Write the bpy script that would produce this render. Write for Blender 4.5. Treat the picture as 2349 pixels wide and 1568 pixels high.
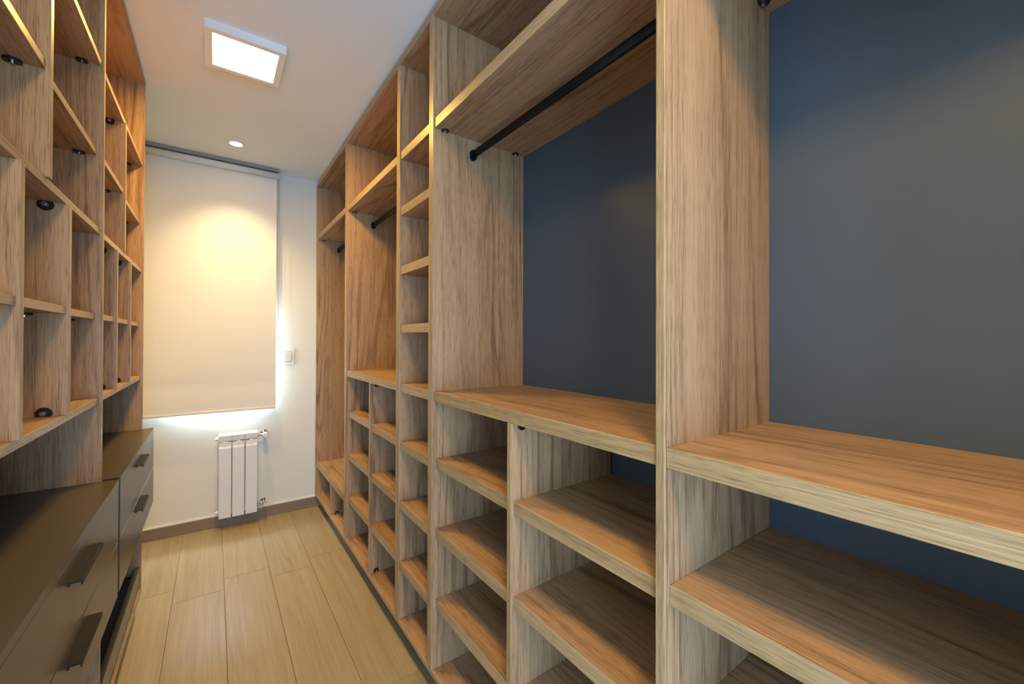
import bpy, bmesh, math, random
from mathutils import Vector, Matrix

random.seed(7)
for o in list(bpy.data.objects):
    bpy.data.objects.remove(o)
scene = bpy.context.scene
COL = scene.collection

# ------------------------------------------------------------------ camera
HC = 1.325                       # camera height above the floor
cam_d = bpy.data.cameras.new('camera')
cam_d.sensor_width = 36.0
cam_d.lens = 945.0 / 2349.0 * 36.0
cam_d.clip_start = 0.02
cam_d.shift_y = -0.00503
cam = bpy.data.objects.new('camera', cam_d)
COL.objects.link(cam)
R_ = Vector((0.81066469, -0.585503, 0.00299994))
U_ = Vector((-0.00606204, -0.00326969, 0.99997628))
F_ = Vector((0.5854793, 0.81066365, 0.00619996))
m3 = Matrix((R_, U_, -F_)).transposed()
cam.matrix_world = Matrix.Translation((0, 0, HC)) @ m3.to_4x4()
scene.camera = cam

# ------------------------------------------------------------------ world, daylight, exposure
WARM = (1.0, 0.585, 0.125)
COOL = (0.38, 0.64, 1.0)
w = bpy.data.worlds.new('world')
scene.world = w
w.use_nodes = True
w.node_tree.nodes['Background'].inputs[0].default_value = (0.62, 0.78, 1.0, 1)
w.node_tree.nodes['Background'].inputs[1].default_value = 1.0

def area_light(name, loc, rot, sx, sy, power, color):
    d = bpy.data.lights.new(name, 'AREA')
    d.shape = 'RECTANGLE'; d.size = sx; d.size_y = sy
    d.energy = power; d.color = color
    o = bpy.data.objects.new(name, d)
    o.location = loc; o.rotation_euler = rot
    COL.objects.link(o)
    return o
# daylight coming in through the open doorway behind the photographer
area_light('doorway_daylight', (-0.26, -1.62, 1.00), (math.radians(90), 0, 0), 1.78, 1.90, 92.0, COOL)
# daylight outside the window that the blind covers
area_light('window_daylight', (0.08, 3.80, 1.22), (math.radians(-90), 0, 0), 0.40, 0.8, 190.0, (0.62, 0.82, 1.0))

scene.view_settings.view_transform = 'Standard'
scene.view_settings.look = 'None'
scene.view_settings.gamma = 1.0
scene.view_settings.use_curve_mapping = False
scene.view_settings.exposure = 0.0
PANEL_STRENGTH = 138.0
SPOT_POWER = 66.0

# ------------------------------------------------------------------ materials
def new_mat(name):
    m = bpy.data.materials.new(name)
    m.use_nodes = True
    nt = m.node_tree
    return m, nt, nt.nodes['Principled BSDF']

def plain(name, col, rough=0.5, metal=0.0, spec=0.5, bump=None):
    m, nt, b = new_mat(name)
    b.inputs['Base Color'].default_value = (*col, 1)
    b.inputs['Roughness'].default_value = rough
    b.inputs['Metallic'].default_value = metal
    b.inputs['Specular IOR Level'].default_value = spec
    if bump:
        tc = nt.nodes.new('ShaderNodeTexCoord')
        nz = nt.nodes.new('ShaderNodeTexNoise'); nz.inputs['Scale'].default_value = bump[0]
        nz.inputs['Detail'].default_value = 4
        bp = nt.nodes.new('ShaderNodeBump'); bp.inputs['Strength'].default_value = bump[1]
        bp.inputs['Distance'].default_value = bump[2]
        nt.links.new(tc.outputs['Object'], nz.inputs['Vector'])
        nt.links.new(nz.outputs['Fac'], bp.inputs['Height'])
        nt.links.new(bp.outputs['Normal'], b.inputs['Normal'])
    return m

def wood(name, light, mid, dark, ring=1.0, fine=1.0, rough=0.42, across=1.0, spec=0.4, ring_freq=16.0, tone=0.0):
    """laminate wood: U of the UV map runs along the grain (metres), V across it"""
    m, nt, b = new_mat(name)
    N = nt.nodes.new; L = nt.links.new
    uv = N('ShaderNodeUVMap'); uv.uv_map = 'grain'
    oi = N('ShaderNodeObjectInfo')
    off = N('ShaderNodeVectorMath'); off.operation = 'MULTIPLY'
    comb = N('ShaderNodeCombineXYZ')
    L(oi.outputs['Random'], comb.inputs[0]); L(oi.outputs['Random'], comb.inputs[1])
    L(comb.outputs[0], off.inputs[0]); off.inputs[1].default_value = (37.0, 11.0, 0)
    add = N('ShaderNodeVectorMath'); add.operation = 'ADD'
    L(uv.outputs[0], add.inputs[0]); L(off.outputs[0], add.inputs[1])

    def noise(sx, sy, detail, rgh=0.5, dist=0.0):
        mp = N('ShaderNodeVectorMath'); mp.operation = 'MULTIPLY'
        mp.inputs[1].default_value = (sx, sy * across, 1)
        L(add.outputs[0], mp.inputs[0])
        n = N('ShaderNodeTexNoise'); n.noise_dimensions = '2D'
        n.inputs['Scale'].default_value = 1.0; n.inputs['Detail'].default_value = detail
        n.inputs['Roughness'].default_value = rgh; n.inputs['Distortion'].default_value = dist
        L(mp.outputs[0], n.inputs['Vector'])
        return n.outputs['Fac']

    def math_(op, a, c=None):
        n = N('ShaderNodeMath'); n.operation = op
        for i, x in enumerate((a, c)):
            if x is None: continue
            if isinstance(x, (int, float)): n.inputs[i].default_value = x
            else: L(x, n.inputs[i])
        return n.outputs[0]
    sep = N('ShaderNodeSeparateXYZ'); L(add.outputs[0], sep.inputs[0])
    warp = noise(0.42, 4.0, 2.0)
    # growth rings (cathedral pattern) bent by the warp
    ph = math_('ADD', math_('MULTIPLY', sep.outputs[1], ring_freq * across), math_('MULTIPLY', warp, 9.0))
    s = math_('SINE', math_('MULTIPLY', ph, 6.283))
    rings = math_('POWER', math_('ADD', math_('MULTIPLY', s, 0.5), 0.5), 4.0)
    mask = noise(0.8, 6.5, 1.0)
    rings = math_('MULTIPLY', rings, math_('MULTIPLY', math_('GREATER_THAN', mask, 0.0), math_('POWER', mask, 2.2)))
    med = noise(1.2, 38.0, 3.0, 0.6)
    fmed = noise(2.5, 120.0, 3.0, 0.6)
    fin = noise(7.0, 420.0, 3.0, 0.7)
    pore = noise(22.0, 700.0, 1.0)
    pore = math_('POWER', pore, 3.0)
    big = noise(0.5, 9.0, 1.0)
    val = math_('ADD', math_('ADD', math_('MULTIPLY', med, 0.30), math_('MULTIPLY', big, 0.30)), math_('MULTIPLY', fmed, 0.40))
    val = math_('ADD', val, math_('MULTIPLY', math_('SUBTRACT', fin, 0.5), 0.65 * fine))
    val = math_('SUBTRACT', val, math_('MULTIPLY', rings, 0.75 * ring))
    val = math_('SUBTRACT', val, math_('MULTIPLY', pore, 0.55 * fine))
    ramp = N('ShaderNodeValToRGB')
    e = ramp.color_ramp.elements
    e[0].position = 0.15; e[0].color = (*dark, 1)
    e[1].position = 0.62; e[1].color = (*light, 1)
    x = ramp.color_ramp.elements.new(0.40); x.color = (*mid, 1)
    L(val, ramp.inputs[0])
    L(ramp.outputs[0], b.inputs['Base Color'])
    b.inputs['Roughness'].default_value = rough
    b.inputs['Specular IOR Level'].default_value = spec
    bp = N('ShaderNodeBump'); bp.inputs['Strength'].default_value = 0.12; bp.inputs['Distance'].default_value = 0.0006
    L(fin, bp.inputs['Height']); L(bp.outputs[0], b.inputs['Normal'])
    return m

def emit(name, col, strength):
    m = bpy.data.materials.new(name); m.use_nodes = True
    nt = m.node_tree; nt.nodes.clear()
    e = nt.nodes.new('ShaderNodeEmission'); o = nt.nodes.new('ShaderNodeOutputMaterial')
    e.inputs[0].default_value = (*col, 1); e.inputs[1].default_value = strength
    nt.links.new(e.outputs[0], o.inputs[0])
    return m

M_OAK = wood('oak_laminate', (0.52, 0.335, 0.180), (0.435, 0.268, 0.140), (0.22, 0.128, 0.062), ring=0.75, ring_freq=13.0)
M_EDGE = wood('oak_edge_band', (0.50, 0.37, 0.20), (0.41, 0.295, 0.15), (0.23, 0.155, 0.075), ring=0.15, fine=1.0, rough=0.36)
M_TILE = wood('floor_plank_tile', (0.42, 0.335, 0.20), (0.36, 0.28, 0.16), (0.28, 0.21, 0.115), ring=0.35, fine=0.25, rough=0.38, ring_freq=9.0)
M_SKIRT = wood('skirting_tile', (0.30, 0.225, 0.15), (0.24, 0.175, 0.115), (0.15, 0.105, 0.065), ring=0.4, fine=0.5, rough=0.4)
M_GROUT = plain('tile_joint', (0.16, 0.115, 0.065), 0.9)
M_WALL = plain('white_plaster', (0.81, 0.80, 0.73), 0.85, spec=0.2, bump=(160, 0.25, 0.002))
M_CEIL = plain('ceiling_paint', (0.87, 0.93, 0.92), 0.9, spec=0.1)
M_BLUE = plain('slate_blue_panel', (0.076, 0.108, 0.148), 0.42, spec=0.4, bump=(600, 0.03, 0.0005))
M_GREY = plain('grey_brown_laminate', (0.088, 0.075, 0.056), 0.30, spec=0.45, bump=(500, 0.03, 0.0005))
M_BLACK = plain('black_metal', (0.008, 0.008, 0.008), 0.5, spec=0.2)
M_PULL = plain('dark_bronze_pull', (0.012, 0.011, 0.009), 0.45, spec=0.25)
M_VOID = plain('black_drawer_box', (0.012, 0.012, 0.014), 0.6)
M_CAM = plain('dark_brown_plastic', (0.018, 0.012, 0.010), 0.3)
M_STEEL = plain('bright_steel', (0.6, 0.58, 0.55), 0.22, metal=1.0)
M_CHROME = plain('chrome', (0.75, 0.70, 0.62), 0.12, metal=1.0)
M_WHITE = plain('white_enamel', (0.82, 0.83, 0.85), 0.28, spec=0.5)
M_PLASTIC = plain('white_plastic', (0.84, 0.84, 0.83), 0.35)
M_ROCKER = plain('cream_rocker', (0.70, 0.66, 0.56), 0.35)
M_RAIL = plain('grey_aluminium', (0.33, 0.36, 0.35), 0.45, metal=0.3)
M_SHADOWGAP = plain('dark_gap_trim', (0.05, 0.05, 0.05), 0.6)

def blind_mat():
    m, nt, b = new_mat('roller_blind_fabric')
    b.inputs['Base Color'].default_value = (0.89, 0.88, 0.83, 1)
    b.inputs['Roughness'].default_value = 0.8
    b.inputs['Specular IOR Level'].default_value = 0.15
    tr = nt.nodes.new('ShaderNodeBsdfTranslucent'); tr.inputs[0].default_value = (0.72, 0.72, 0.70, 1)
    mx = nt.nodes.new('ShaderNodeMixShader'); mx.inputs[0].default_value = 0.0
    out = nt.nodes['Material Output']
    nt.links.new(b.outputs[0], mx.inputs[1]); nt.links.new(tr.outputs[0], mx.inputs[2])
    nt.links.new(mx.outputs[0], out.inputs[0])
    tc = nt.nodes.new('ShaderNodeTexCoord')
    mp = nt.nodes.new('ShaderNodeMapping'); mp.inputs['Scale'].default_value = (900, 1, 900)
    nz = nt.nodes.new('ShaderNodeTexNoise'); nz.inputs['Scale'].default_value = 1
    bp = nt.nodes.new('ShaderNodeBump'); bp.inputs['Strength'].default_value = 0.1; bp.inputs['Distance'].default_value = 0.0004
    nt.links.new(tc.outputs['Object'], mp.inputs[0]); nt.links.new(mp.outputs[0], nz.inputs['Vector'])
    nt.links.new(nz.outputs['Fac'], bp.inputs['Height']); nt.links.new(bp.outputs[0], b.inputs['Normal'])
    return m
M_BLIND = blind_mat()

def glass_mat():
    m = bpy.data.materials.new('window_glass'); m.use_nodes = True
    nt = m.node_tree; nt.nodes.clear()
    t = nt.nodes.new('ShaderNodeBsdfTransparent'); g = nt.nodes.new('ShaderNodeBsdfGlossy')
    g.inputs['Roughness'].default_value = 0.02
    mx = nt.nodes.new('ShaderNodeMixShader'); mx.inputs[0].default_value = 0.06
    o = nt.nodes.new('ShaderNodeOutputMaterial')
    nt.links.new(t.outputs[0], mx.inputs[1]); nt.links.new(g.outputs[0], mx.inputs[2]); nt.links.new(mx.outputs[0], o.inputs[0])
    return m
M_GLASS = glass_mat()

# ------------------------------------------------------------------ mesh helpers
def uv_grain(bm, g):
    lay = bm.loops.layers.uv.new('grain')
    for f in bm.faces:
        n = f.normal
        a = max(range(3), key=lambda i: abs(n[i]))
        if a == g:
            ui, vi = [i for i in range(3) if i != a]
        else:
            ui = g; vi = [i for i in range(3) if i not in (a, g)][0]
        for l in f.loops:
            c = l.vert.co
            l[lay].uv = (c[ui], c[vi])

_cache = {}
def box_mesh(dx, dy, dz, grain, mats, front, bevel, base='board'):
    key = (round(dx, 5), round(dy, 5), round(dz, 5), grain, tuple(m.name for m in mats), front, bevel)
    if key in _cache: return _cache[key]
    bm = bmesh.new()
    bmesh.ops.create_cube(bm, size=1.0)
    bmesh.ops.scale(bm, vec=(dx, dy, dz), verts=bm.verts)
    if bevel:
        bmesh.ops.bevel(bm, geom=list(bm.edges), offset=min(bevel, 0.3 * min(dx, dy, dz)), segments=1, affect='EDGES')
    bm.normal_update()
    uv_grain(bm, grain)
    if len(mats) > 1:
        for f in bm.faces:
            if f.normal.x * front > 0.6: f.material_index = 1
    me = bpy.data.meshes.new(base)
    bm.to_mesh(me); bm.free()
    for m in mats: me.materials.append(m)
    _cache[key] = me
    return me

def link(o, parent=None):
    COL.objects.link(o)
    if parent: o.parent = parent
    return o

def wpos(o):
    p = Vector((0, 0, 0))
    while o:
        p += o.location; o = o.parent
    return p

def box(name, lo, hi, mats, parent=None, grain=2, front=0, bevel=0.0, cz=True):
    """axis aligned board; lo/hi in world metres, z measured from camera height when cz"""
    z0, z1 = (lo[2] + HC, hi[2] + HC) if cz else (lo[2], hi[2])
    if not isinstance(mats, (list, tuple)): mats = [mats]
    me = box_mesh(hi[0] - lo[0], hi[1] - lo[1], z1 - z0, grain, mats, front, bevel, name)
    o = bpy.data.objects.new(name, me)
    c = Vector(((lo[0] + hi[0]) / 2, (lo[1] + hi[1]) / 2, (z0 + z1) / 2))
    o.location = c - (wpos(parent) if parent else Vector((0, 0, 0)))
    return link(o, parent)

def thing(name, label, cat, loc, group=None):
    o = bpy.data.objects.new(name, None)
    o.empty_display_size = 0.1
    o.location = loc
    o['label'] = label; o['category'] = cat
    if group: o['group'] = group
    return link(o)

def struct(o):
    o['kind'] = 'structure'
    return o

def mesh_obj(name, bm, mat, parent=None, loc=(0, 0, 0), smooth=False, shared=None):
    me = bpy.data.meshes.new(name)
    bm.normal_update()
    bm.to_mesh(me); bm.free()
    if smooth:
        for p in me.polygons: p.use_smooth = True
    me.materials.append(mat)
    o = bpy.data.objects.new(name, me)
    o.location = Vector(loc) - (wpos(parent) if parent else Vector((0, 0, 0)))
    return link(o, parent)

def add_cyl(bm, p0, p1, r, seg=20, r2=None):
    p0 = Vector(p0); p1 = Vector(p1); d = p1 - p0
    rot = d.to_track_quat('Z', 'Y').to_matrix().to_4x4()
    mat = Matrix.Translation((p0 + p1) / 2) @ rot
    bmesh.ops.create_cone(bm, cap_ends=True, segments=seg, radius1=r, radius2=r if r2 is None else r2, depth=d.length, matrix=mat)

def add_box(bm, lo, hi, bevel=0.0):
    lo = Vector(lo); hi = Vector(hi)
    t = bmesh.new()
    bmesh.ops.create_cube(t, size=1.0)
    bmesh.ops.scale(t, vec=hi - lo, verts=t.verts)
    if bevel: bmesh.ops.bevel(t, geom=list(t.edges), offset=bevel, segments=2, affect='EDGES')
    bmesh.ops.translate(t, vec=(lo + hi) / 2, verts=t.verts)
    me = bpy.data.meshes.new('tmp'); t.to_mesh(me); t.free()
    bm.from_mesh(me); bpy.data.meshes.remove(me)

def prism(name, pts, axis, a, b, mat, parent=None, smooth=False, loc=None):
    """extrude polygon pts (2-D) along axis from a to b; the other two axes in order"""
    bm = bmesh.new()
    oth = [i for i in range(3) if i != axis]
    rings = []
    for t in (a, b):
        r = []
        for p in pts:
            c = [0, 0, 0]; c[axis] = t; c[oth[0]] = p[0]; c[oth[1]] = p[1]
            r.append(bm.verts.new(c))
        rings.append(r)
    n = len(pts)
    bm.faces.new(rings[0]); bm.faces.new(rings[1])
    for i in range(n):
        bm.faces.new((rings[0][i], rings[0][(i + 1) % n], rings[1][(i + 1) % n], rings[1][i]))
    bmesh.ops.recalc_face_normals(bm, faces=bm.faces)
    c0 = Vector((0, 0, 0))
    for v in bm.verts: c0 += v.co
    c0 /= len(bm.verts)
    bmesh.ops.translate(bm, vec=-c0, verts=bm.verts)
    return mesh_obj(name, bm, mat, parent, c0, smooth)

# ------------------------------------------------------------------ room shell
XL, XR, YE, YB = -0.72, 1.10, 3.57, -1.50      # left, right, end and rear wall faces
ZC = 1.247                                     # ceiling (from camera height)
ZF = -HC
floor = struct(box('floor', (-1.7, YB - .1, ZF - .10), (XR + .1, YE + .1, ZF - .003), M_GROUT))
edges = [-1.60, -1.425, -1.215, -1.005, -0.795, -0.585, -0.375, -0.165, 0.05, 0.265, 0.47, 0.68, 0.89, 1.10]
ends = [2.7, 2.8, 2.66, 2.78, 2.66, 2.68, 2.80, 2.66, 2.77, 2.645, 2.745, 2.66, 2.75]
LEN = 1.185
for i in range(len(edges) - 1):
    ys = [YE]
    y = ends[i]
    while y > YB: ys.append(y); y -= LEN
    ys.append(YB)
    for a, b in zip(ys[1:], ys[:-1]):
        if edges[i] < -0.9: b = min(b, 0.62)
        if b - a < 0.02: continue
        box('plank', (edges[i] + .0009, a + .0009, ZF - .003), (edges[i + 1] - .0009, b - .0009, ZF), M_TILE, floor, grain=1, bevel=0.0006)
ceiling = struct(box('ceiling', (-1.7, YB - .1, ZC), (XR + .1, YE + .1, ZC + .1), M_CEIL))
XW = -1.60                                     # the room is wider beside the photographer
struct(box('wall_left', (XL - .1, 0.62, ZF), (XL, YE + .1, ZC), M_WALL))
struct(box('wall_nook', (XW, 0.62, ZF), (XL - .1, 0.72, ZC), M_WALL))
struct(box('wall_side', (XW - .1, YB - .1, ZF), (XW, 0.72, ZC), M_WALL))
struct(box('wall_right', (XR, YB - .1, ZF), (XR + .1, YE + .1, ZC), M_WALL))

def wall_with_hole(name, x0, x1, y0, y1, z0, z1, hx0, hx1, hz0, hz1):
    bm = bmesh.new()
    for lo, hi in (((x0, y0, z0), (hx0, y1, z1)), ((hx1, y0, z0), (x1, y1, z1)),
                   ((hx0, y0, z0), (hx1, y1, hz0)), ((hx0, y0, hz1), (hx1, y1, z1))):
        if hi[2] - lo[2] > 1e-4: add_box(bm, lo, hi)
    bmesh.ops.translate(bm, vec=(0, 0, HC), verts=bm.verts)
    return struct(mesh_obj(name, bm, M_WALL))
WX0, WX1, WZ0, WZ1 = -0.16, 0.245, -0.490, 0.20
wall_with_hole('wall_end', XL, XR, YE, YE + .16, ZF, ZC, WX0, WX1, WZ0, WZ1)
wall_with_hole('wall_rear', XW - .1, XR, YB - .1, YB, ZF, ZC, -1.15, 0.63, ZF, ZF + 2.05)

# window behind the blind
win = struct(thing('window_1', 'white framed window behind the lowered roller blind', 'window', (0.02, YE + .1, HC + WZ0)))
del win['category']
for nm, lo, hi in (('window_frame', (WX0, YE + .08, WZ0), (WX0 + .05, YE + .13, WZ1)), ('window_frame', (WX1 - .05, YE + .08, WZ0), (WX1, YE + .13, WZ1)),
                   ('window_frame', (WX0 + .05, YE + .08, WZ0), (WX1 - .05, YE + .13, WZ0 + .05)), ('window_frame', (WX0 + .05, YE + .08, WZ1 - .05), (WX1 - .05, YE + .13, WZ1))):
    box(nm, lo, hi, M_PLASTIC, win, bevel=.003)
box('pane', (WX0 + .05, YE + .10, WZ0 + .05), (WX1 - .05, YE + .106, WZ1 - .05), M_GLASS, win)

# baseboard on the end wall, cut from wood-look tiles
bb = struct(thing('baseboard_end', 'grey brown wood-look skirting tiles along the window wall', 'baseboard', (0.1, YE - .005, 0)))
del bb['category']
for a, b in ((XL, -0.268), (-0.266, 0.72), (0.722, XR)):
    box('skirting_tile', (a, YE - .011, ZF), (b, YE, ZF + .078), M_SKIRT, bb, grain=0, bevel=.001)
cap = box('paint_line', (XL, YE - .009, ZF + .078), (XR, YE, ZF + .086), M_WALL, bb, grain=0)

# ------------------------------------------------------------------ fittings shared by the cabinets
_conn = {}
def connector_mesh(kind):
    """round cam cap cut flat where it meets the neighbouring board; axis +Y, flat side at z = 0, cap grows to +z"""
    if kind in _conn: return _conn[kind]
    bm = bmesh.new()
    r, h = (0.0140, 0.006) if kind == 'cap' else (0.0055, 0.0095)
    zc = 0.0075
    if kind == 'cap':
        pts = []
        n = 26
        for i in range(n):
            a = 2 * math.pi * i / n
            pts.append((r * math.cos(a), max(0.0, zc + r * math.sin(a))))
        top = [bm.verts.new((x * .9, -h, zc + (z - zc) * .9 if z > 0 else 0.0)) for x, z in pts]
        mid = [bm.verts.new((x, -h * .7, z)) for x, z in pts]
        bot = [bm.verts.new((x, 0, z)) for x, z in pts]
        bm.faces.new(top); bm.faces.new(bot)
        for i in range(n):
            j = (i + 1) % n
            bm.faces.new((top[i], top[j], mid[j], mid[i])); bm.faces.new((mid[i], mid[j], bot[j], bot[i]))
        bmesh.ops.remove_doubles(bm, verts=bm.verts, dist=1e-5)
        bmesh.ops.dissolve_degenerate(bm, dist=1e-6, edges=bm.edges)
    else:
        add_cyl(bm, (0, 0, zc), (0, -h, zc), r, 12)
        add_cyl(bm, (0, -h, zc), (0, -h - .001, zc), r * .55, 6)
    bmesh.ops.recalc_face_normals(bm, faces=bm.faces)
    me = bpy.data.meshes.new('connector_cap' if kind == 'cap' else 'connector_screw')
    bm.to_mesh(me); bm.free()
    me.materials.append(M_CAM if kind == 'cap' else M_STEEL)
    _conn[kind] = me
    return me

def connector(parent, pos, rot):
    """one cam fitting on a board (parent): cap and screw in world position pos (z from camera height)"""
    for kind in ('cap', 'screw'):
        o = bpy.data.objects.new('connector_cap' if kind == 'cap' else 'connector_screw', connector_mesh(kind))
        o.location = Vector((pos[0], pos[1], pos[2] + HC)) - wpos(parent)
        o.rotation_euler = rot
        link(o, parent)

def on_divider(parent, x, y_near, z, up):
    """on a board's face towards -Y; up: standing on the shelf below, else hanging under the shelf above"""
    connector(parent, (x, y_near, z), (0, 0, 0) if up else (0, math.pi, 0))

def under_shelf(parent, x, y_far, z):
    """on a shelf's underside against the panel at its far end"""
    # local -Y (cap height) -> -Z, local +Z (growth) -> -Y
    connector(parent, (x, y_far, z), (math.radians(90), 0, 0))

def oval_rod(parent, x, y0, y1, z, rx=0.0075, rz=0.015):
    pts = []
    n = 20
    for i in range(n):
        a = 2 * math.pi * i / n
        cx_, sz_ = math.cos(a), math.sin(a)
        pts.append((x + rx * cx_, HC + z + (rz - rx) * (1 if sz_ > 0 else -1) + rx * sz_))
    rod = prism('hanging_rod', pts, 1, y0 + .001, y1 - .001, M_BLACK, parent, True)
    for ya, yb in ((y0, y0 + .009), (y1 - .009, y1)):
        q = []
        for i in range(n):
            a = 2 * math.pi * i / n
            q.append((x + (rx + .006) * math.cos(a), HC + z - .002 + (rz - rx) * (1 if math.sin(a) > 0 else -1) + (rx + .006) * math.sin(a)))
        prism('rod_bracket', q, 1, ya, yb, M_BLACK, rod, False)
    return rod

# ------------------------------------------------------------------ right-hand wardrobes
XF, XBK = 0.650, 1.070
T, TT = 0.018, 0.036
WOODS = [M_OAK, M_EDGE]
Z_TOP0, Z_TOP1 = 1.195, 1.222
Z_BOT0, Z_BOT1 = -1.230, -1.212
Z_UP = (0.781, 0.817)
Z_BENCH = (-0.229, -0.193)
ROWS = [(-0.477, -0.441), (-0.735, -0.699), (-0.993, -0.957)]
MAIN, ADJ = 0.006, 0.0165

def panel(u, name, y0, y1, z0=Z_BOT0, z1=Z_TOP1, x0=XF, x1=XBK):
    return box(name, (x0, y0, z0), (x1, y1, z1), WOODS, u, grain=2, front=-1, bevel=.0006)
def shelf(u, y0, y1, z, rec=MAIN, name='shelf', conn=()):
    o = box(name, (XF + rec, y0, z[0]), (XBK, y1, z[1]), WOODS, u, grain=1, front=-1, bevel=.0008)
    for x in conn: under_shelf(o, XF + x, y1, z[0])
    return o
def carcass(u, y0, y1):
    """top, bottom, back and plinth between two inner faces"""
    t = box('top_panel', (XF, y0, Z_TOP0), (XBK, y1, Z_TOP1), WOODS, u, grain=1, front=-1, bevel=.0006)
    b = box('bottom_panel', (XF, y0, Z_BOT0), (XBK, y1, Z_BOT1), WOODS, u, grain=1, front=-1, bevel=.0006)
    box('back_panel', (XBK, y0 - .017, Z_BOT0), (XBK + .008, y1 + .017, Z_TOP1), M_BLUE, u)
    box('plinth', (XF + .065, y0 - .017, ZF), (XF + .083, y1 + .017, Z_BOT0), M_SHADOWGAP, u, grain=1)
    box('ceiling_filler', (XF + .03, y0 - .017, Z_TOP1), (XF + .048, y1 + .017, ZC), M_OAK, u, grain=1)
    bm = bmesh.new()
    add_cyl(bm, (0, 0, 0), (0, 0, -.0012), .006, 14); add_cyl(bm, (0, 0, -.0012), (0, 0, -.0016), .0028, 6)
    mesh_obj('screw', bm, M_STEEL, t, (XF + .035, y1 - .03, Z_TOP0 + HC))
    bm = bmesh.new()
    add_cyl(bm, (0, 0, 0), (0, 0, .0012), .006, 14); add_cyl(bm, (0, 0, .0012), (0, 0, .0016), .0028, 6)
    mesh_obj('screw', bm, M_STEEL, b, (XF + .035, y1 - .03, Z_BOT1 + HC))
    return t, b

YA0, YA1 = 3.534, 3.552
YB0, YBm, YB1 = 2.628, 2.646, 2.664
YC0, YCm, YC1 = 1.738, 1.7565, 1.775
YD0, YDm, YD1 = 1.401, 1.419, 1.437
YE0, YE1 = 0.436, 0.454
YF0, YF1 = -0.158, -0.140

# narrow end wardrobe beside the window wall
u = thing('wardrobe', 'open oak wardrobe with knee-low shelf, touching the window wall by the light switch', 'wardrobe', (XF + .2, (YA1 + YBm) / 2, 0))
panel(u, 'side_panel', YA0, YA1); panel(u, 'side_panel', YBm, YB1)
carcass(u, YB1, YA0)
shelf(u, YB1, YA0, (0.783, 0.819), conn=(.05,))
low = shelf(u, YB1, YA0, (-1.005, -0.969))
d = panel(u, 'divider', 3.030, 3.048, Z_BOT1, -1.005, XF + .004)
on_divider(d, XF + .045, 3.030, Z_BOT1, True)
oval_rod(u, XF + .165, YB1, YA0, .722)

# wardrobe with eight pigeonholes
u = thing('wardrobe', 'open oak wardrobe with hanging rod over eight small pigeonholes', 'wardrobe', (XF + .2, (YBm + YCm) / 2, 0))
panel(u, 'side_panel', YB0, YBm); panel(u, 'side_panel', YCm, YC1)
carcass(u, YC1, YB0)
shelf(u, YC1, YB0, Z_UP, conn=(.045,))
shelf(u, YC1, YB0, Z_BENCH)
d = panel(u, 'divider', 2.159, 2.177, Z_BOT1, Z_BENCH[0], XF + .004)
on_divider(d, XF + .04, 2.159, Z_BOT1, True); on_divider(d, XF + .04, 2.159, Z_BENCH[0], False)
for z in ROWS:
    shelf(u, 2.177, YB0, z, ADJ, conn=(.05,)); shelf(u, YC1, 2.159, z, .011, conn=(.05,))
oval_rod(u, XF + .162, YC1, YB0, .720)

# shelf tower
u = thing('shelf_tower', 'narrow oak tower of nine stacked open shelves between two wardrobes', 'shelves', (XF + .2, (YCm + YDm) / 2, 0))
panel(u, 'side_panel', YC0, YCm); panel(u, 'side_panel', YDm, YD1)
carcass(u, YD1, YC0)
for z in [Z_UP, (0.537, 0.573), (0.280, 0.316), (0.026, 0.062), (-0.229, -0.193), (-0.480, -0.445), (-0.738, -0.703), (-0.998, -0.962)]:
    shelf(u, YD1, YC0, z, .005)

# wide wardrobe with two bays
u = thing('wardrobe', 'wide open oak wardrobe with two bays, slate blue back and thick deep shelves', 'wardrobe', (XF + .2, (YF0 + YDm) / 2, 0))
panel(u, 'side_panel', YD0, YDm); panel(u, 'partition', YE0, YE1); panel(u, 'side_panel', YF0, YF1)
carcass(u, YE1, YD0); carcass(u, YF1, YE0)
shelf(u, YE1, YD0, Z_UP, conn=(.045, .372)); shelf(u, YF1, YE0, Z_UP, conn=(.045, .372))
shelf(u, YE1, YD0, Z_BENCH); shelf(u, YF1, YE0, Z_BENCH)
d = panel(u, 'divider', 0.909, 0.927, Z_BOT1, Z_BENCH[0], XF + .004, XBK - .012)
on_divider(d, XF + .04, .909, Z_BENCH[0], False); on_divider(d, XF + .04, .909, Z_BOT1, True)
for z in ROWS:
    shelf(u, .927, YD0, z, ADJ); shelf(u, YE1, .909, z, .013)
    shelf(u, YF1, YE0, z, ADJ)
oval_rod(u, XF + .168, YE1, YD0, .722); oval_rod(u, XF + .168, YF1, YE0, .722)

# ------------------------------------------------------------------ left-hand cubby shelving
XG = -0.279                    # front of its uprights (faces +X)
XGB = -0.700
su = thing('shelving_unit', 'tall oak cubbyhole shelving with thin dividers opposite the wardrobes', 'shelves', (XG - .2, 1.7, 0))
LT0, LT1 = 1.231, ZC
LB0, LB1 = -1.218, -1.200
P0, P2, P3 = (.765, .783), (1.758, 1.776), (2.647, 2.665)
def lpan(name, y, z0, z1, rec=0.0):
    return box(name, (XGB, y[0], z0), (XG - rec, y[1], z1), WOODS, su, grain=2, front=1, bevel=.0005)
def lsh(y0, y1, z, rec=.007, conn=None, name='shelf'):
    o = box(name, (XGB, y0, z), (XG - rec, y1, z + T), WOODS, su, grain=1, front=1, bevel=.0006)
    if conn: under_shelf(o, XG - conn, y1, z)
    return o
for p in (P0, P2, P3): lpan('side_panel' if p != P2 else 'partition', p, LB0, LT1)
SEC = [(P0[1], P2[0]), (P2[1], P3[0])]
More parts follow.
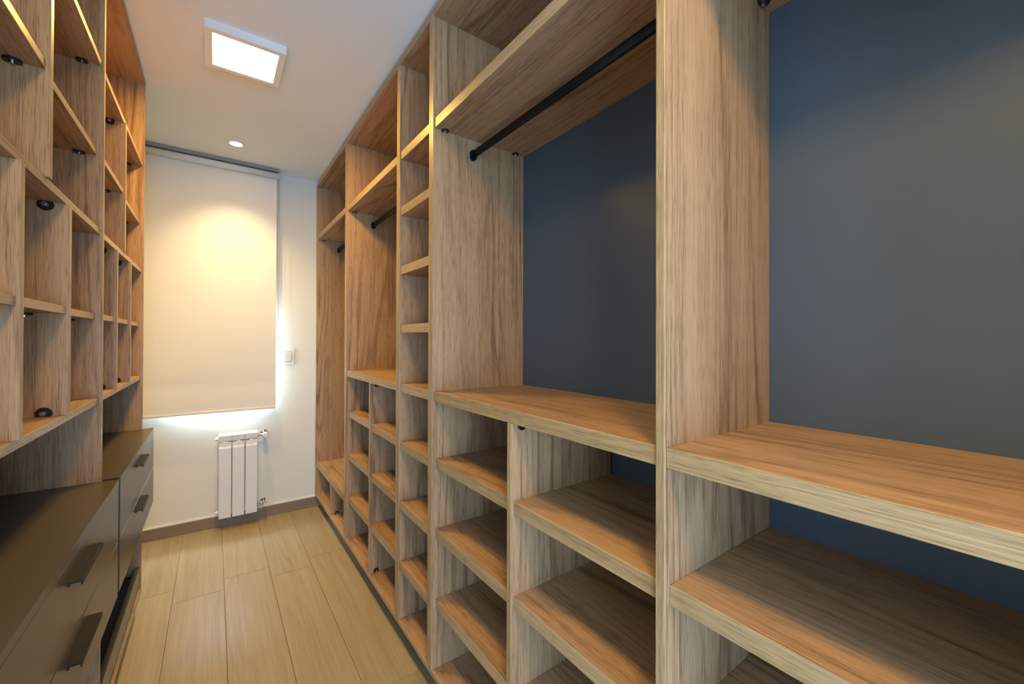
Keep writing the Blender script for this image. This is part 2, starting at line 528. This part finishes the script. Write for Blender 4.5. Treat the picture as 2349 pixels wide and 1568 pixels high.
for a, b in SEC:
    lsh(a, b, LT0 - .002, 0.0, name='top_panel'); lsh(a, b, LB0, 0.0, name='bottom_panel')
    box('back_panel', (XGB - .008, a - .017, LB0), (XGB, b + .017, LT1), M_OAK, su)
    box('plinth', (XG - .075, a - .017, ZF), (XG - .057, b + .017, LB0), M_SHADOWGAP, su, grain=1)
ZS = [0.833, 0.557, 0.317, 0.057, -0.200]
# near section
a, b = SEC[0]
d1 = lpan('divider', (1.258, 1.276), ZS[2] + T, LT0 - .002, .001)
for y0, y1 in ((a, 1.258), (1.276, b)):
    lsh(y0, y1, ZS[0], .007, .048); lsh(y0, y1, ZS[1], .008 if y0 == a else .016, .052)
lsh(a, b, ZS[2], .007); lsh(a, b, ZS[4], .007)
cols = [(a, 1.104), (1.122, 1.407), (1.425, b)]
for (y0, y1), rec in zip(cols, (.006, .006, .0155)): lsh(y0, y1, ZS[3], rec, .07)
for y in ((1.104, 1.122), (1.407, 1.425)):
    d = lpan('divider', y, ZS[4] + T, ZS[2], .001)
    on_divider(d, XG - .040, y[0], ZS[2], False); on_divider(d, XG - .040, y[0], ZS[4] + T, True)
# far section
a, b = SEC[1]
lsh(a, b, ZS[0] - .006, .007, .06); lsh(a, b, ZS[2] - .003, .007); lsh(a, b, ZS[4] + .003, .007)
d = lpan('divider', (2.147, 2.165), ZS[2] - .003 + T, ZS[0] - .006, .001)
on_divider(d, XG - .046, 2.147, ZS[0] - .006, False)
lsh(a, 2.147, ZS[1] - .003, .008, .055); lsh(2.165, b, ZS[1] - .009, .016, .07)
cols = [(a, 2.000), (2.018, 2.290), (2.308, b)]
for (y0, y1), rec in zip(cols, (.008, .008, .0155)): lsh(y0, y1, ZS[3], rec)
for y in ((2.000, 2.018), (2.290, 2.308)):
    d = lpan('divider', y, ZS[4] + .003 + T, ZS[2] - .003, .001)
    on_divider(d, XG - .042, y[0], ZS[2] - .003, False); on_divider(d, XG - .042, y[0], ZS[4] + .003 + T, True)
# low drawers behind the plinth line
for a, b in SEC:
    fr = box('low_drawer', (XG - .022, a + .002, -1.172), (XG - .004, b - .002, -1.095), M_GREY, su, grain=1, bevel=.001)
    box('drawer_box', (XGB + .02, a + .012, -1.160), (XG - .022, b - .012, -1.125), M_VOID, fr)

# ------------------------------------------------------------------ grey drawer cabinets
XD = -0.238
def drawer_cabinet(label, y0, y1, ylo, yhi, hy, hz):
    """y0..y1: overlay fronts and top; ylo..yhi: body between the uprights"""
    u = thing('drawer_cabinet', label, 'cabinet', (XG - .2, (y0 + y1) / 2, HC - .80))
    box('cabinet_body', (XGB + .002, ylo + .001, -.800), (XG - .004, yhi - .001, -.457), M_GREY, u)
    prism('cabinet_top', [(XGB + .002, ylo + .001), (XG + .0005, ylo + .001), (XG + .0005, y0), (XD, y0), (XD, y1), (XG + .0005, y1),
                          (XG + .0005, yhi - .001), (XGB + .002, yhi - .001)],
          2, HC - .457, HC - .438, M_GREY, u)
    for (z0, z1), zz in zip(((-.627, -.4585), (-.800, -.630)), hz):
        fr = box('drawer_front', (XG + .0005, y0, z0), (XD - .0005, y1, z1), M_GREY, u, grain=1, bevel=.0012)
        # folded pull: plate standing out of the front with a lip turned down
        x0 = XD - .0005
        pts = [(x0, zz + HC), (x0 + .0195, zz + HC), (x0 + .0215, zz - .002 + HC), (x0 + .0215, zz - .010 + HC), (x0 + .0190, zz - .010 + HC),
               (x0 + .0190, zz - .004 + HC), (x0 + .003, zz - .004 + HC), (x0 + .003, zz - .009 + HC), (x0, zz - .009 + HC)]
        prism('handle', pts, 1, hy[0], hy[1], M_PULL, fr)
    return u
drawer_cabinet('grey brown two-drawer cabinet with dark pulls, beside the window blind', 1.781, 2.668, P2[1], P3[0], (2.10, 2.285), (-.482, -.652))
drawer_cabinet('grey brown two-drawer cabinet with dark pulls, farther from the window blind', .770, 1.753, P0[1], P2[0], (1.208, 1.402), (-.497, -.666))

# ------------------------------------------------------------------ ceiling lamps
def square_lamp(label, x0, x1, y0, y1):
    u = thing('ceiling_light', label, 'ceiling light', ((x0 + x1) / 2, (y0 + y1) / 2, HC + ZC), 'square panel lamps on the ceiling')
    h = .034; e = .026
    for lo, hi in (((x0, y0), (x1, y0 + e)), ((x0, y1 - e), (x1, y1)), ((x0, y0 + e), (x0 + e, y1 - e)), ((x1 - e, y0 + e), (x1, y1 - e))):
        box('lamp_frame', (lo[0], lo[1], ZC - h), (hi[0], hi[1], ZC), M_PLASTIC, u)
    box('diffuser', (x0 + e, y0 + e, ZC - h + .002), (x1 - e, y1 - e, ZC - .004), M_LAMP, u)
    return u
M_LAMP = emit('lamp_diffuser', WARM, PANEL_STRENGTH)
square_lamp('square white panel lamp glowing on the ceiling before the downlight', -0.040, 0.243, 1.990, 2.275)
square_lamp('square white panel lamp on the ceiling above the doorway end', -0.040, 0.243, -0.385, -0.100)

dl = thing('downlight', 'small round recessed downlight in the ceiling near the blind', 'downlight', (0.105, 3.168, HC + ZC))
bm = bmesh.new()
n = 32
prof = [(.046, 0), (.046, -.003), (.040, -.005), (.035, -.003), (.033, -.0005)]
rings = [[bm.verts.new((r * math.cos(2 * math.pi * i / n), r * math.sin(2 * math.pi * i / n), z)) for i in range(n)] for r, z in prof]
for p, q in zip(rings[:-1], rings[1:]):
    for i in range(n): bm.faces.new((p[i], p[(i + 1) % n], q[(i + 1) % n], q[i]))
bmesh.ops.recalc_face_normals(bm, faces=bm.faces)
mesh_obj('downlight_ring', bm, M_PLASTIC, dl, dl.location, True)
bm = bmesh.new(); add_cyl(bm, (0, 0, -.0002), (0, 0, -.0012), .0325, 32)
M_SPOT = emit('downlight_lens', (1.0, 0.76, 0.42), 30.0)
mesh_obj('lens', bm, M_SPOT, dl, dl.location)
sd = bpy.data.lights.new('downlight_beam', 'SPOT')
sd.energy = SPOT_POWER; sd.color = (1.0, 0.76, 0.38); sd.spot_size = math.radians(106); sd.spot_blend = 1.0; sd.shadow_soft_size = 0.03
so = bpy.data.objects.new('downlight_beam', sd); so.location = (0, 0, -.010); link(so, dl)

# ------------------------------------------------------------------ roller blind
BX0, BX1, BY = -0.43, 0.370, 3.508
rb = thing('roller_blind', 'cream roller blind pulled down over the window above the radiator', 'blind', (0, BY, HC - .51))
box('head_rail', (BX0, 3.458, 1.226), (BX1 + .008, 3.567, ZC), M_RAIL, rb, grain=0, bevel=.003)
bm = bmesh.new(); add_cyl(bm, (BX0, 3.486, HC + 1.202), (BX1, 3.486, HC + 1.202), .0215, 28)
mesh_obj('fabric_roll', bm, M_BLIND, rb, (0, 0, 0), True)
# fabric with very slight waves
bm = bmesh.new()
NX, NZ = 24, 60
zt, zb = 1.200, -.497
grid = []
for j in range(NZ + 1):
    row = []
    tt = j / NZ
    for i in range(NX + 1):
        x = BX0 + (BX1 - BX0) * i / NX
        y = BY + .0016 * tt * math.sin(9 * x + 2.5 * tt * 3) + .0035 * math.exp(-((tt - .90) / .03) ** 2)
        row.append(bm.verts.new((x, y, HC + zt + (zb - zt) * tt)))
    grid.append(row)
for j in range(NZ):
    for i in range(NX): bm.faces.new((grid[j][i], grid[j + 1][i], grid[j + 1][i + 1], grid[j][i + 1]))
mesh_obj('blind_fabric', bm, M_BLIND, rb, (0, 0, 0), True)
bm = bmesh.new(); add_box(bm, (BX0, BY - .005, HC - .516), (BX1, BY + .005, HC - .497), .0035)
mesh_obj('bottom_bar', bm, M_BLIND, rb, (0, 0, 0))
box('blind_bracket', (BX1 + .001, 3.466, 1.178), (BX1 + .0045, 3.566, 1.226), M_PLASTIC, rb, bevel=.0008)
bm = bmesh.new()
add_cyl(bm, (BX1 + .005, 3.486, HC + 1.200), (BX1 + .016, 3.486, HC + 1.200), .018, 20)
mesh_obj('chain_wheel', bm, M_PLASTIC, rb, (0, 0, 0), True)
bm = bmesh.new()
for yy in (3.468, 3.504):
    z = 1.198
    while z > .02:
        bmesh.ops.create_icosphere(bm, subdivisions=1, radius=.0021, matrix=Matrix.Translation((BX1 + .0105, yy, HC + z)))
        z -= .006
k = 0
while k <= 12:
    a = math.pi * k / 12
    bmesh.ops.create_icosphere(bm, subdivisions=1, radius=.0021, matrix=Matrix.Translation((BX1 + .0105, 3.486 - .018 * math.cos(a), HC + .02 - .018 * math.sin(a))))
    k += 1
ch = mesh_obj('bead_chain', bm, M_RAIL, rb, (0, 0, 0)); ch['kind'] = 'stuff'

# ------------------------------------------------------------------ radiator
RX0, RX1, RZ0, RZ1 = 0.026, 0.258, -1.240, -0.664
RYF, RYB = 3.470, 3.545
ra = thing('radiator', 'small white aluminium radiator of three sections on the wall', 'radiator', ((RX0 + RX1) / 2, RYB, HC + RZ0))
sw_ = (RX1 - RX0) / 3
for i in range(3):
    x0 = RX0 + i * sw_; x1 = x0 + sw_; xm = (x0 + x1) / 2
    z = lambda v: v + HC
    bm = bmesh.new()
    # front plate, curling back a little at the top
    g = .0040
    prof = [(RYF, RZ0), (RYF, RZ1 - .098), (RYF + .003, RZ1 - .090), (RYF + .008, RZ1 - .086), (RYF + .011, RZ1 - .086), (RYF + .007, RZ1 - .096), (RYF + .005, RZ1 - .104), (RYF + .005, RZ0)]
    va = [bm.verts.new((x0 + g, y, z(q))) for y, q in prof]; vb = [bm.verts.new((x1 - g, y, z(q))) for y, q in prof]
    bm.faces.new(va); bm.faces.new(vb)
    for k in range(len(prof)):
        l = (k + 1) % len(prof); bm.faces.new((va[k], va[l], vb[l], vb[k]))
    bmesh.ops.recalc_face_normals(bm, faces=bm.faces)
    sec = mesh_obj('radiator_section', bm, M_WHITE, ra, (0, 0, 0))
    # water column with side fins
    bm = bmesh.new()
    add_box(bm, (xm - .013, RYF + .005, z(RZ0 + .012)), (xm + .013, RYB - .008, z(RZ1 - .05)), .003)
    for yy in (RYF + .022, RYF + .042, RYB - .012):
        add_box(bm, (x0 + .003, yy, z(RZ0 + .02)), (x1 - .003, yy + .0025, z(RZ1 - .07)))
    mesh_obj('column', bm, M_WHITE, sec, (0, 0, 0))
    # two short upright fins over the plate, with a rib between
    bm = bmesh.new()
    add_box(bm, (x0 + g, RYF + .010, z(RZ1 - .092)), (x1 - g, RYF + .014, z(RZ1 - .058)), .001)
    add_box(bm, (xm - .0016, RYF + .004, z(RZ1 - .094)), (xm + .0016, RYF + .012, z(RZ1 - .030)), .0006)
    add_box(bm, (x1 - .0016, RYF + .006, z(RZ1 - .075)), (x1 + .0016, RYF + .014, z(RZ1 - .056)), .0006)
    mesh_obj('upper_fin', bm, M_WHITE, sec, (0, 0, 0))
    # header with sloping front
    bm = bmesh.new()
    prof = [(RYF + .013, RZ1 - .048), (RYF + .010, RZ1 - .012), (RYF + .016, RZ1 - .002), (RYF + .024, RZ1), (RYB - .012, RZ1), (RYB, RZ1 - .012), (RYB, RZ1 - .048)]
    va = [bm.verts.new((x0 + .0008, y, z(q))) for y, q in prof]; vb = [bm.verts.new((x1 - .0008, y, z(q))) for y, q in prof]
    bm.faces.new(va); bm.faces.new(vb)
    for k in range(len(prof)):
        l = (k + 1) % len(prof); bm.faces.new((va[k], va[l], vb[l], vb[k]))
    bmesh.ops.recalc_face_normals(bm, faces=bm.faces)
    mesh_obj('header', bm, M_WHITE, sec, (0, 0, 0))
yc = (RYF + RYB) / 2 + .004
for zz in (RZ1 - .034, RZ0 + .034):
    bm = bmesh.new()
    add_cyl(bm, (RX0 + .001, yc, HC + zz), (RX0 - .010, yc, HC + zz), .0145, 8)
    add_cyl(bm, (RX0 - .010, yc, HC + zz), (RX0 - .020, yc, HC + zz), .008, 8)
    mesh_obj('end_plug', bm, M_PLASTIC, ra, (0, 0, 0))
    bm = bmesh.new()
    add_cyl(bm, (RX1 - .001, yc, HC + zz), (RX1 + .012, yc, HC + zz), .0125, 8)
    add_cyl(bm, (RX1 + .012, yc, HC + zz), (RX1 + .042, yc, HC + zz), .0085, 16)
    bmesh.ops.create_uvsphere(bm, u_segments=18, v_segments=10, radius=.0155, matrix=Matrix.Translation((RX1 + .046, yc, HC + zz)))
    add_cyl(bm, (RX1 + .046, yc, HC + zz), (RX1 + .046, YE, HC + zz), .009, 16)
    v = mesh_obj('valve', bm, M_CHROME, ra, (0, 0, 0), True)
    bm = bmesh.new()
    add_cyl(bm, (RX1 + .046, YE - .006, HC + zz), (RX1 + .046, YE - .0005, HC + zz), .026, 28)
    mesh_obj('rosette', bm, M_CHROME, v, (0, 0, 0))
    bm = bmesh.new()
    if zz > -1:
        add_cyl(bm, (RX1 + .046, yc - .010, HC + zz), (RX1 + .046, yc - .042, HC + zz), .0175, 20, .0155)
        mesh_obj('valve_cap', bm, M_PLASTIC, v, (0, 0, 0), False)
    else:
        add_cyl(bm, (RX1 + .046, yc - .010, HC + zz), (RX1 + .046, yc - .026, HC + zz), .0125, 6)
        mesh_obj('valve_cap', bm, M_CHROME, v, (0, 0, 0), False)
for x in (RX0 + sw_, RX0 + 2 * sw_):
    box('wall_bracket', (x - .008, RYB - .02, RZ1 - .075), (x + .008, YE, RZ1 - .055), M_PLASTIC, ra)

# ------------------------------------------------------------------ wall switch
sx0, sx1, sz0, sz1 = 0.413, 0.501, -0.198, -0.076
sw = thing('wall_switch', 'white two-rocker light switch on the wall beside the blind', 'switch', ((sx0 + sx1) / 2, YE, HC + sz0))
box('switch_plate', (sx0, YE - .008, sz0), (sx1, YE, sz1), M_PLASTIC, sw, bevel=.002)
box('rocker_frame', (sx0 + .017, YE - .0092, sz0 + .022), (sx1 - .017, YE - .008, sz1 - .022), M_SHADOWGAP, sw)
zm = (sz0 + sz1) / 2
box('rocker', (sx0 + .0185, YE - .0125, sz0 + .0235), (sx1 - .0185, YE - .0092, zm - .0004), M_ROCKER, sw, bevel=.0008)
box('rocker', (sx0 + .0185, YE - .0125, zm + .0004), (sx1 - .0185, YE - .0092, sz1 - .0235), M_ROCKER, sw, bevel=.0008)
